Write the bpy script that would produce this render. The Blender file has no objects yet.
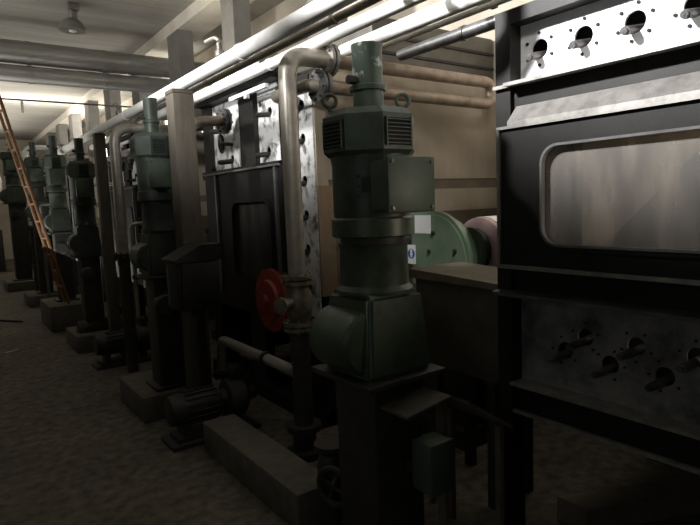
import bpy, bmesh, math, random
from mathutils import Vector, Matrix
random.seed(4)
PI = math.pi
scn = bpy.context.scene
COL = scn.collection
BASE = {}

# ------------------------------------------------------------------ materials
def mat(name, c1, c2=None, rough=.6, metal=0., scale=6., contrast=(.35, .65), bump=0., stretch=(1, 1, 1), spec=.5):
    m = bpy.data.materials.new(name); m.use_nodes = True
    nt = m.node_tree; N = nt.nodes; L = nt.links
    b = N['Principled BSDF']
    b.inputs['Roughness'].default_value = rough
    b.inputs['Metallic'].default_value = metal
    b.inputs['Specular IOR Level'].default_value = spec
    c2 = c2 or tuple(x * .6 for x in c1)
    tc = N.new('ShaderNodeTexCoord'); mp = N.new('ShaderNodeMapping'); mp.inputs['Scale'].default_value = stretch
    nz = N.new('ShaderNodeTexNoise'); nz.inputs['Scale'].default_value = scale; nz.inputs['Detail'].default_value = 7
    nz.inputs['Roughness'].default_value = .65
    rp = N.new('ShaderNodeValToRGB')
    rp.color_ramp.elements[0].position = contrast[0]; rp.color_ramp.elements[0].color = (*c2, 1)
    rp.color_ramp.elements[1].position = contrast[1]; rp.color_ramp.elements[1].color = (*c1, 1)
    L.new(tc.outputs['Object'], mp.inputs['Vector']); L.new(mp.outputs[0], nz.inputs['Vector'])
    L.new(nz.outputs['Fac'], rp.inputs[0]); L.new(rp.outputs[0], b.inputs['Base Color'])
    if bump:
        bp = N.new('ShaderNodeBump'); bp.inputs['Strength'].default_value = bump; bp.inputs['Distance'].default_value = .01
        L.new(nz.outputs['Fac'], bp.inputs['Height']); L.new(bp.outputs[0], b.inputs['Normal'])
    return m

def emis(name, c, s):
    m = bpy.data.materials.new(name); m.use_nodes = True
    b = m.node_tree.nodes['Principled BSDF']
    b.inputs['Base Color'].default_value = (*c, 1); b.inputs['Roughness'].default_value = .3
    b.inputs['Emission Color'].default_value = (*c, 1); b.inputs['Emission Strength'].default_value = s
    return m

def pane_mat(name, c1, c2, clear, gloss=.32, sp=.6):
    m = bpy.data.materials.new(name); m.use_nodes = True
    nt = m.node_tree; N = nt.nodes; L = nt.links
    b = N['Principled BSDF']; out = N['Material Output']
    b.inputs['Roughness'].default_value = gloss; b.inputs['Specular IOR Level'].default_value = sp
    tc = N.new('ShaderNodeTexCoord'); mp = N.new('ShaderNodeMapping'); mp.inputs['Scale'].default_value = (1, 3.2, .7)
    nz = N.new('ShaderNodeTexNoise'); nz.inputs['Scale'].default_value = 3.; nz.inputs['Detail'].default_value = 8
    rp = N.new('ShaderNodeValToRGB')
    rp.color_ramp.elements[0].position = .38; rp.color_ramp.elements[0].color = (*c2, 1)
    rp.color_ramp.elements[1].position = .66; rp.color_ramp.elements[1].color = (*c1, 1)
    L.new(tc.outputs['Object'], mp.inputs[0]); L.new(mp.outputs[0], nz.inputs['Vector'])
    L.new(nz.outputs['Fac'], rp.inputs[0]); L.new(rp.outputs[0], b.inputs['Base Color'])
    t = N.new('ShaderNodeBsdfTransparent'); mx = N.new('ShaderNodeMixShader'); mx.inputs[0].default_value = 1 - clear
    L.new(t.outputs[0], mx.inputs[1]); L.new(b.outputs[0], mx.inputs[2]); L.new(mx.outputs[0], out.inputs[0])
    return m

M = {}
M['green'] = mat('dark_green_paint', (.064, .088, .062), (.028, .038, .028), .42, .1, 9, (.3, .6), .15)
M['green_top'] = mat('patchy_green_paint', (.064, .09, .065), (.42, .44, .4), .45, .1, 9, (.385, .43), .1)  # green with pale noise patches
M['green_far'] = mat('shaded_green_paint', (.042, .056, .043), (.02, .027, .021), .5, .1, 9, (.3, .6), .15)  # same green, darkened in colour for the dim light on the far drives
M['box_green'] = mat('box_green_paint', (.075, .108, .08), (.05, .07, .053), .5, .1, 5, (.3, .6), .08)
M['gear_green'] = mat('light_green_paint', (.16, .23, .16), (.10, .155, .105), .4, 0, 6, (.3, .6), .05)
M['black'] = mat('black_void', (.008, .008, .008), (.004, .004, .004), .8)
M['frame'] = mat('dark_frame_paint', (.013, .0125, .0115), (.007, .007, .0065), .5, .2, 7, (.3, .65), .1, spec=.35)
M['dark'] = mat('dark_cast_iron', (.045, .043, .038), (.018, .017, .015), .6, .2, 8, (.3, .65), .2)
M['steel'] = mat('bright_steel_panel', (.80, .81, .84), (.66, .67, .71), .5, .0, 5, (.3, .5), .03)
M['dirty_steel'] = mat('dirty_steel_panel', (.72, .73, .74), (.12, .11, .1), .45, .3, 9, (.36, .5), .05)
M['ledge'] = mat('scuffed_steel_edge', (.36, .35, .33), (.2, .19, .18), .4, .6, 14, (.3, .6))
M['low_steel'] = mat('grimy_steel_panel', (.30, .295, .30), (.07, .07, .07), .4, .4, 6, (.3, .6), .05)
M['rod'] = mat('grey_shaft_steel', (.2, .195, .19), (.07, .065, .06), .45, .5, 14)
M['beige'] = mat('beige_board', (.36, .31, .245), (.28, .235, .18), .75, 0, 2.2, (.3, .7), .05, (3, 3, .4))
M['beige_dark'] = mat('brown_board', (.15, .12, .085), (.10, .078, .055), .8, 0, 4)
M['brown'] = mat('brown_board_edge', (.25, .18, .115), (.17, .12, .075), .8, 0, 4, stretch=(3, 3, .5))
M['pipe'] = mat('worn_grey_pipe', (.42, .395, .35), (.27, .24, .2), .42, .45, 8, (.3, .65), .05)
M['pipe_warm'] = mat('rusty_grey_pipe', (.36, .30, .235), (.2, .14, .1), .5, .3, 10, (.3, .65), .05)
M['pipe_white'] = mat('white_lagged_pipe', (.85, .85, .83), (.7, .69, .66), .55, .0, 5, (.3, .6), .05)
M['pipe_dark'] = mat('dull_steel_pipe', (.2, .2, .2), (.11, .11, .11), .35, .6, 9)
M['duct'] = mat('grey_sheet_duct', (.56, .56, .54), (.36, .36, .35), .36, .5, 3, (.3, .7), .1, (.6, 5, 5))
M['post'] = mat('brown_grey_post', (.12, .105, .082), (.07, .06, .046), .75, .1, 6, (.3, .7), .15, (3, 3, .6))
M['red'] = mat('red_paint', (.27, .035, .02), (.13, .017, .01), .45, 0, 9, (.3, .55), .1)
M['brass'] = mat('aged_flange_metal', (.30, .27, .2), (.14, .12, .09), .45, .5, 16)
M['concrete'] = mat('plinth_concrete', (.125, .115, .093), (.07, .062, .05), .9, 0, 9, (.3, .65), .3)
M['column'] = mat('column_plaster', (.21, .205, .19), (.15, .145, .135), .85, 0, 4, (.3, .7), .05)
M['beam'] = mat('beam_plaster', (.74, .70, .62), (.62, .57, .49), .85, 0, 3)
M['wallm'] = mat('warm_wall_plaster', (.72, .66, .56), (.52, .46, .38), .9, 0, 1.5, (.3, .7), .05)
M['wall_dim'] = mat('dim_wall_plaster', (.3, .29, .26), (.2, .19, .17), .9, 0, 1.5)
M['ladder'] = mat('orange_yellow_paint', (.26, .115, .035), (.12, .055, .02), .5, 0, 14, (.3, .6))
M['pink'] = mat('pink_paint', (.62, .43, .44), (.5, .34, .34), .6, 0, 7)
M['roller'] = mat('white_roller_cover', (.78, .75, .68), (.66, .62, .55), .6, 0, 5)
M['paper'] = mat('white_paper', (.8, .82, .84), (.74, .76, .78), .7, 0, 3)
M['blue'] = mat('sign_blue', (.05, .12, .4), (.04, .1, .34), .5, 0, 3)
M['lampgrey'] = mat('lamp_grey_enamel', (.3, .3, .27), (.2, .2, .18), .4, .3, 8)
M['lampwhite'] = mat('lamp_inner_white', (.85, .85, .8), (.75, .75, .7), .4, 0, 8)
M['boxgrey'] = mat('sheet_box_brown', (.105, .098, .082), (.065, .06, .05), .5, .4, 5)
M['lid'] = mat('dusty_lid', (.19, .165, .125), (.12, .10, .075), .6, .2, 7)
M['bluepaint'] = mat('faded_blue_label', (.12, .16, .2), (.07, .1, .13), .5, 0, 8)
M['wood'] = mat('scrap_wood', (.5, .45, .36), (.35, .3, .22), .8, 0, 9)
M['pane'] = pane_mat('dirty_window_pane', (.34, .31, .27), (.19, .182, .17), .45, .5, .3)
M['pane_rim'] = mat('window_rim_rubber', (.16, .16, .16), (.08, .08, .08), .4)
M['pane_dark'] = pane_mat('dark_window_pane', (.06, .06, .055), (.03, .03, .028), .1, .6, .15)
M['inner'] = mat('machine_interior', (.42, .33, .23), (.2, .155, .11), .6, .0, 3)
M['daylight'] = emis('daylight_glass', (1, .95, .85), 7)
M['lens'] = emis('faint_indicator', (.75, .8, .85), .35)

# floor: stained concrete
def floor_mat():
    m = mat('stained_concrete_floor', (.155, .14, .11), (.075, .066, .052), .85, 0, 1.3, (.3, .7), .0)
    nt = m.node_tree; N = nt.nodes; L = nt.links; b = N['Principled BSDF']
    tc = N.new('ShaderNodeTexCoord'); n2 = N.new('ShaderNodeTexNoise'); n2.inputs['Scale'].default_value = 14; n2.inputs['Detail'].default_value = 10
    L.new(tc.outputs['Object'], n2.inputs['Vector'])
    rp = N.new('ShaderNodeValToRGB'); rp.color_ramp.elements[0].position = .35; rp.color_ramp.elements[0].color = (.45, .45, .45, 1)
    rp.color_ramp.elements[1].position = .7; rp.color_ramp.elements[1].color = (1.25, 1.2, 1.1, 1)
    L.new(n2.outputs['Fac'], rp.inputs[0])
    mx = N.new('ShaderNodeMix'); mx.data_type = 'RGBA'; mx.blend_type = 'MULTIPLY'; mx.inputs[0].default_value = 1
    src = b.inputs['Base Color'].links[0].from_socket
    L.new(src, mx.inputs[6]); L.new(rp.outputs[0], mx.inputs[7]); L.new(mx.outputs[2], b.inputs['Base Color'])
    bp = N.new('ShaderNodeBump'); bp.inputs['Strength'].default_value = .4; bp.inputs['Distance'].default_value = .01
    L.new(n2.outputs['Fac'], bp.inputs['Height']); L.new(bp.outputs[0], b.inputs['Normal'])
    return m
M['floor'] = floor_mat()
def ceil_mat():
    m = mat('board_marked_ceiling', (.40, .385, .35), (.30, .285, .255), .9, 0, 1.2, (.3, .7), .0, (.5, 3, 1))
    nt = m.node_tree; N = nt.nodes; L = nt.links; b = N['Principled BSDF']
    tc = N.new('ShaderNodeTexCoord'); w = N.new('ShaderNodeTexWave'); w.bands_direction = 'Y'; w.inputs['Scale'].default_value = .75
    w.inputs['Distortion'].default_value = .6; w.inputs['Detail'].default_value = 4
    L.new(tc.outputs['Object'], w.inputs['Vector'])
    rp = N.new('ShaderNodeValToRGB'); rp.color_ramp.elements[0].position = 0; rp.color_ramp.elements[0].color = (.9, .9, .9, 1)
    rp.color_ramp.elements[1].position = .12; rp.color_ramp.elements[1].color = (1, 1, 1, 1)
    L.new(w.outputs['Fac'], rp.inputs[0])
    mx = N.new('ShaderNodeMix'); mx.data_type = 'RGBA'; mx.blend_type = 'MULTIPLY'; mx.inputs[0].default_value = 1
    src = b.inputs['Base Color'].links[0].from_socket
    L.new(src, mx.inputs[6]); L.new(rp.outputs[0], mx.inputs[7]); L.new(mx.outputs[2], b.inputs['Base Color'])
    return m
M['ceiling'] = ceil_mat()

# ------------------------------------------------------------------ mesh helpers
def B(): return bmesh.new()
def box(bm, x0, x1, y0, y1, z0, z1, rot=None, bev=0.):
    r = bmesh.ops.create_cube(bm, size=1)
    v = r['verts']
    for q in v:
        q.co = Vector(((q.co.x) * (x1 - x0), (q.co.y) * (y1 - y0), (q.co.z) * (z1 - z0)))
    if bev:
        es = list({e for q in v for e in q.link_edges})
        r2 = bmesh.ops.bevel(bm, geom=es, offset=bev, segments=2, affect='EDGES', profile=.5)
        v = list({q for f in r2['faces'] for q in f.verts} | {q for q in v if q.is_valid})
    c = Vector(((x0 + x1) / 2, (y0 + y1) / 2, (z0 + z1) / 2))
    for q in v:
        if rot: q.co = rot @ q.co
        q.co += c
    return bm
def frame_axes(d):
    d = d.normalized()
    a = Vector((0, 0, 1)) if abs(d.z) < .9 else Vector((1, 0, 0))
    u = d.cross(a).normalized(); return u, d.cross(u).normalized()
def cyl(bm, p0, p1, r0, r1=None, n=28, cap=True, phase=0.):
    p0 = Vector(p0); p1 = Vector(p1); r1 = r0 if r1 is None else r1
    u, w = frame_axes(p1 - p0)
    A = []; C = []
    for i in range(n):
        t = 2 * PI * i / n + phase; d = u * math.cos(t) + w * math.sin(t)
        A.append(bm.verts.new(p0 + d * r0)); C.append(bm.verts.new(p1 + d * r1))
    for i in range(n):
        j = (i + 1) % n; bm.faces.new((A[i], A[j], C[j], C[i]))
    if cap:
        bm.faces.new(A[::-1]); bm.faces.new(C)
    return bm
def lathe(bm, c, axis, prof, n=32, phase=0.):
    """prof = [(t along axis, radius)...]"""
    c = Vector(c); ax = Vector(axis).normalized(); u, w = frame_axes(ax)
    rings = []
    for t, r in prof:
        rings.append([bm.verts.new(c + ax * t + (u * math.cos(2 * PI * i / n + phase) + w * math.sin(2 * PI * i / n + phase)) * max(r, .0005)) for i in range(n)])
    for a, b_ in zip(rings, rings[1:]):
        for i in range(n):
            j = (i + 1) % n; bm.faces.new((a[i], a[j], b_[j], b_[i]))
    bm.faces.new(rings[0][::-1]); bm.faces.new(rings[-1])
    return bm
def path(pts, rad=.1, seg=7):
    pts = [Vector(p) for p in pts]; out = [pts[0]]
    for i in range(1, len(pts) - 1):
        a, b_, c = pts[i - 1], pts[i], pts[i + 1]
        d1 = (a - b_); d2 = (c - b_); r = min(rad, d1.length * .49, d2.length * .49)
        s = b_ + d1.normalized() * r; e = b_ + d2.normalized() * r
        for k in range(seg + 1):
            t = k / seg; out.append((1 - t) ** 2 * s + 2 * t * (1 - t) * b_ + t * t * e)
    out.append(pts[-1]); return out
def tube(bm, pts, r, rad=.1, n=20, seg=8):
    P = path(pts, rad, seg); rings = []
    d0 = (P[1] - P[0]).normalized(); u, w = frame_axes(d0)
    for i, p in enumerate(P):
        if i == 0: d = P[1] - P[0]
        elif i == len(P) - 1: d = P[-1] - P[-2]
        else: d = (P[i + 1] - P[i]).normalized() + (P[i] - P[i - 1]).normalized()
        d.normalize(); u = (u - d * u.dot(d)).normalized(); w = d.cross(u)
        rings.append([bm.verts.new(p + (u * math.cos(2 * PI * k / n) + w * math.sin(2 * PI * k / n)) * r) for k in range(n)])
    for a, b_ in zip(rings, rings[1:]):
        for i in range(n):
            j = (i + 1) % n; bm.faces.new((a[i], a[j], b_[j], b_[i]))
    bm.faces.new(rings[0][::-1]); bm.faces.new(rings[-1]); return bm
def torus(bm, c, axis, R, r, n=24, k=10):
    c = Vector(c); ax = Vector(axis).normalized(); u, w = frame_axes(ax); rings = []
    for i in range(n):
        t = 2 * PI * i / n; d = u * math.cos(t) + w * math.sin(t)
        rings.append([bm.verts.new(c + d * (R + r * math.cos(2 * PI * q / k)) + ax * r * math.sin(2 * PI * q / k)) for q in range(k)])
    for i in range(n):
        a = rings[i]; b_ = rings[(i + 1) % n]
        for q in range(k):
            s = (q + 1) % k; bm.faces.new((a[q], b_[q], b_[s], a[s]))
    return bm
def prism(bm, poly, axis, lo, hi):
    """poly in the two other axes, extruded along axis (0,1,2)"""
    def P(a, b_, t):
        return {0: (t, a, b_), 1: (a, t, b_), 2: (a, b_, t)}[axis]
    A = [bm.verts.new(P(a, b_, lo)) for a, b_ in poly]; C = [bm.verts.new(P(a, b_, hi)) for a, b_ in poly]
    n = len(poly)
    for i in range(n):
        j = (i + 1) % n; bm.faces.new((A[i], A[j], C[j], C[i]))
    bm.faces.new(A[::-1]); bm.faces.new(C)
    return bm
def rrect(y0, y1, z0, z1, r, n=8):
    out = []
    for cy, cz, a0 in ((y1 - r, z1 - r, 0), (y0 + r, z1 - r, PI / 2), (y0 + r, z0 + r, PI), (y1 - r, z0 + r, 1.5 * PI)):
        for k in range(n + 1):
            a = a0 + PI / 2 * k / n; out.append((cy + r * math.cos(a), cz + r * math.sin(a)))
    return out
def sheet_holes(bm, x0, x1, outer, holes):
    """flat plate normal to X with through holes, thickness x0..x1"""
    loops = [outer] + holes
    caps = []
    allv = []
    for x in (x0, x1):
        es = []; vs_l = []
        for lp in loops:
            vs = [bm.verts.new((x, a, b_)) for a, b_ in lp]; vs_l.append(vs)
            es += [bm.edges.new((vs[i], vs[(i + 1) % len(vs)])) for i in range(len(vs))]
        bmesh.ops.triangle_fill(bm, use_beauty=True, use_dissolve=False, edges=es)
        allv.append(vs_l)
    for A, C in zip(*allv):
        n = len(A)
        for i in range(n):
            j = (i + 1) % n; bm.faces.new((A[i], A[j], C[j], C[i]))
    return bm
def circ(y, z, r, n=20): return [(y + r * math.cos(2 * PI * i / n), z + r * math.sin(2 * PI * i / n)) for i in range(n)]
def rect(y0, y1, z0, z1): return [(y0, z0), (y1, z0), (y1, z1), (y0, z1)]

def link(name, bm, m, origin, smooth=35):
    bmesh.ops.recalc_face_normals(bm, faces=bm.faces)
    me = bpy.data.meshes.new(name)
    bmesh.ops.translate(bm, verts=bm.verts, vec=-Vector(origin))
    bm.to_mesh(me); bm.free()
    me.materials.append(M[m] if isinstance(m, str) else m)
    me.polygons.foreach_set('use_smooth', [True] * len(me.polygons))
    me.set_sharp_from_angle(angle=math.radians(smooth))
    o = bpy.data.objects.new(name, me); COL.objects.link(o); BASE[o.name] = Vector(origin)
    return o
def thing(name, label, cat, loc, group=None):
    o = bpy.data.objects.new(name, None); COL.objects.link(o); o.location = loc; o.empty_display_size = .1
    o['label'] = label; o['category'] = cat
    if group: o['group'] = group
    BASE[o.name] = Vector(loc); return o
def part(name, bm, m, parent, label=None, smooth=35):
    o = link(name, bm, m, BASE[parent.name], smooth); o.parent = parent
    if label: o['label'] = label
    return o
def dup_part(src, parent, delta):
    c = src.copy(); COL.objects.link(c); c.parent = parent; c.location = Vector(src.location) + Vector(delta)
    BASE[c.name] = BASE[src.name]; return c
def solo(name, bm, m, label, cat, group=None, smooth=35, kind=None):
    xs = [v.co for v in bm.verts]
    o_ = Vector(((min(v.x for v in xs) + max(v.x for v in xs)) / 2, (min(v.y for v in xs) + max(v.y for v in xs)) / 2, min(v.z for v in xs)))
    o = link(name, bm, m, o_, smooth); o.location = o_
    o['label'] = label; o['category'] = cat
    if group: o['group'] = group
    if kind: o['kind'] = kind
    return o
def struct(name, bm, m, parent=None, label=None):
    if parent: return part(name, bm, m, parent, label)
    o = link(name, bm, m, (0, 0, 0)); o['kind'] = 'structure'
    if label: o['label'] = label
    return o

# ------------------------------------------------------------------ setting
CZ = 4.33
o = struct('floor', box(B(), -4, 6, -4, 24, -.1, 0), 'floor', label='dark stained dusty concrete floor')
o = struct('ceiling', box(B(), -4, 6, -4, 24, CZ, CZ + .15), 'ceiling', label='grey board-marked concrete ceiling')
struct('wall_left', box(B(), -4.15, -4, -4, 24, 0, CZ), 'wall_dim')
struct('wall_back', box(B(), -4, 6, 24, 24.15, 0, CZ), 'wallm')
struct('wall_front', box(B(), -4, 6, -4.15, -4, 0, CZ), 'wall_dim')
# right wall behind the columns, with openings for windows between the far columns
wins = [(9.25, 10.15), (11.25, 12.15), (13.25, 14.2), (15.2, 16.2), (17.2, 18.2)]
bm = B()
SEG = [(-4, 9.25)] + [(a[1], b_[0]) for a, b_ in zip(wins, wins[1:])] + [(wins[-1][1], 24)]
for a, b_ in SEG: box(bm, 4.02, 4.17, a, b_, 0, CZ)
for a, b_ in wins:
    box(bm, 4.02, 4.17, a, b_, 0, 2.9); box(bm, 4.02, 4.17, a, b_, 4.05, CZ)
struct('wall_right', bm, 'wallm', label='warm plaster wall behind the row of columns')
for i, (a, b_) in enumerate(wins):
    w = struct('window_%d' % (i + 1), (lambda bm: (box(bm, 4.03, 4.10, a, a + .04, 2.9, 4.05), box(bm, 4.03, 4.10, b_ - .04, b_, 2.9, 4.05), box(bm, 4.03, 4.10, a + .04, b_ - .04, 4.01, 4.05), box(bm, 4.03, 4.10, a + .04, b_ - .04, 2.9, 2.94), bm)[-1])(B()), 'column')
    struct('pane', box(B(), 4.06, 4.07, a + .04, b_ - .04, 2.94, 4.01), 'daylight', w)
struct('trim_1', box(B(), 3.0, 3.45, 0, 23.9, 4.16, CZ), 'beam', label='pale ceiling beam running over the columns')
for i, y in enumerate([4.35, 6.3, 8.16, 10.2, 12.25, 14.2, 16.2, 18.2, 20.2]):
    w_ = .34 if y < 7 else .46
    struct('trim_%d' % (i + 2), box(B(), 3.0, 3.22, y, y + w_, 0, 4.16), 'column', label='tall square plastered column under the ceiling beam')

# ------------------------------------------------------------------ overhead ducts across the aisle
DN = ['upper of the two fat grey ducts across the aisle, just under the ceiling', 'lower of the two fat grey ducts across the aisle']
for k, (y, z, r) in enumerate([(9.3, 3.872, .158), (9.3, 3.575, .12)]):
    t = thing('overhead_duct', DN[k], 'duct', (0, y, z - r), 'fat grey ducts across the aisle')
    part('duct_shell', cyl(B(), (-4.0, y, z), (4.02, y, z), r, n=40), 'duct', t)
    for x in (-2.2, -.3, 1.2, 2.2):
        part('joint_band', cyl(B(), (x, y, z), (x + .05, y, z), r + .008, n=40), 'duct', t)
solo('conduit', cyl(B(), (-3.9, 11.5, 3.60), (3.55, 11.5, 3.60), .016, n=12), 'pipe_dark', 'thin dark pipe crossing the aisle beyond the fat grey ducts', 'pipe')
solo('hanging_rod', cyl(B(), (1.35, 11.5, 3.38), (1.35, 11.5, 3.583), .022, n=12), 'pipe_white', 'short pale stub hanging from the thin dark pipe', 'stub')

# lamp
t = thing('ceiling_lamp', 'grey bell shaped industrial lamp hanging under the ceiling', 'lamp', (1.65, 8.3, 3.98))
part('mount', box(B(), 1.60, 1.74, 8.24, 8.36, 4.24, 4.33, bev=.01), 'lampgrey', t)
part('ballast_housing', lathe(B(), (1.66, 8.3, 4.13), (0, 0, 1), [(0, .05), (.02, .055), (.09, .055), (.12, .03)], 20), 'lampgrey', t)
bm = B(); n = 32; prof = [(.165, 3.98), (.16, 4.02), (.13, 4.08), (.08, 4.125), (.04, 4.14)]
lathe(bm, (1.64, 8.3, 0), (0, 0, 1), [(z, r) for r, z in prof] + [(4.132, .035), (4.11, .075), (4.07, .12), (4.02, .15), (3.985, .157)], 32)
part('lamp_shade', bm, 'lampgrey', t)
part('reflector', lathe(B(), (1.64, 8.3, 3.99), (0, 0, 1), [(0, .154), (.008, .152)], 32), 'lampwhite', t)
part('bulb', lathe(B(), (1.64, 8.3, 3.955), (0, 0, 1), [(0, .01), (.012, .04), (.035, .055), (.045, .04)], 20), 'lampwhite', t)

# ------------------------------------------------------------------ long pipes over the drives, on posts
def long_pipe(x, z, r, y0, y1, m, label, joints=(), up=False):
    t = thing('overhead_pipe', label, 'pipe', (x, (y0 + y1) / 2, z - r), 'long pipes running over the drives')
    pts = [(x, y0, z), (x, y1, z)]
    if up: pts = [(x, y0, 4.33)] + pts  # unseen turn up to the ceiling, added to keep pipe shadows off the panel
    part('pipe_run', tube(B(), pts, r, .15, 28), m, t)
    for y in joints:
        part('pipe_joint', lathe(B(), (x, y, z), (0, 1, 0), [(0, r + .006), (.03, r + .006)], 28), m, t)
long_pipe(1.52, 2.50, .044, 1.80, 10.5, 'pipe_white', 'white pipe resting on the brown posts, nearest the aisle', (3.1, 5.6, 8.0), True)
long_pipe(1.64, 2.494, .026, 1.76, 9.4, 'pipe', 'beige grey pipe close beside the white pipe nearest the aisle', (2.3, 3.9), True)
long_pipe(1.98, 2.585, .036, .4, 9.4, 'pipe_white', 'white pipe between the beige grey pipe and the fat white pipe', (1.9, 3.6))
long_pipe(2.30, 2.611, .044, .2, 3.17, 'pipe_white', 'fat white pipe beside the dull dark pipe', ())
long_pipe(2.40, 2.584, .017, .2, 3.17, 'pipe_white', 'thin white pipe alongside the fat white pipe', ())
long_pipe(2.60, 2.566, .037, .2, 2.93, 'pipe_dark', 'dull dark steel pipe at the right of the overhead pipes', (1.55, 2.35))
t = thing('pipe_hanger', 'dark hanger bracket clamped across the white overhead pipes', 'bracket', (1.7, 2.3, 2.6))
part('cross_bar', box(B(), 1.45, 2.66, 2.16, 2.2, 2.66, 2.69), 'dark', t)
for x in (1.60, 1.88, 2.36):
    part('hanger_rod', cyl(B(), (x, 2.18, 2.69), (x, 2.18, 4.33), .01, n=10), 'dark', t)
# stop valves on the white pipe
for k, (y, lb) in enumerate([(3.42, 'small valve with a curved lever on the white overhead pipe before the first brown post'), (5.9, 'small valve on the white overhead pipe beyond the first brown post')]):
    t = thing('small_valve', lb, 'valve', (1.52, y, 2.565), 'small valves on the white overhead pipe')
    part('valve_body', lathe(B(), (1.52, y, 2.545), (0, 0, 1), [(0, .03), (.03, .03), (.035, .018), (.08, .018)], 16), 'rod', t)
    part('lever', tube(B(), [(1.52, y, 2.64), (1.52, y + .06, 2.675), (1.50, y + .17, 2.67)], .011, .04, 10), 'pipe', t)

PL = ['thick brown post under the white pipe, right behind the dark hooded cabinet', 'slimmer brown post under the white pipe, farther down the row', 'farthest brown post under the white pipe, deep in the row']
for k, (y, a) in enumerate([(4.13, .08), (6.72, .056), (12.9, .06)]):
    t = thing('support_post', PL[k], 'post', (1.5, y, 0), 'brown posts under the white pipe')
    part('post_shaft', box(B(), 1.5 - a, 1.5 + a, y - a, y + a, .02, 2.43, bev=.012), 'post', t)
    part('base_plate', box(B(), 1.5 - a - .04, 1.5 + a + .04, y - a - .03, y + a + .03, 0, .02), 'dark', t)
    part('cap_plate', box(B(), 1.5 - a, 1.5 + a, y - a, y + a, 2.43, 2.456), 'post', t)

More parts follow.
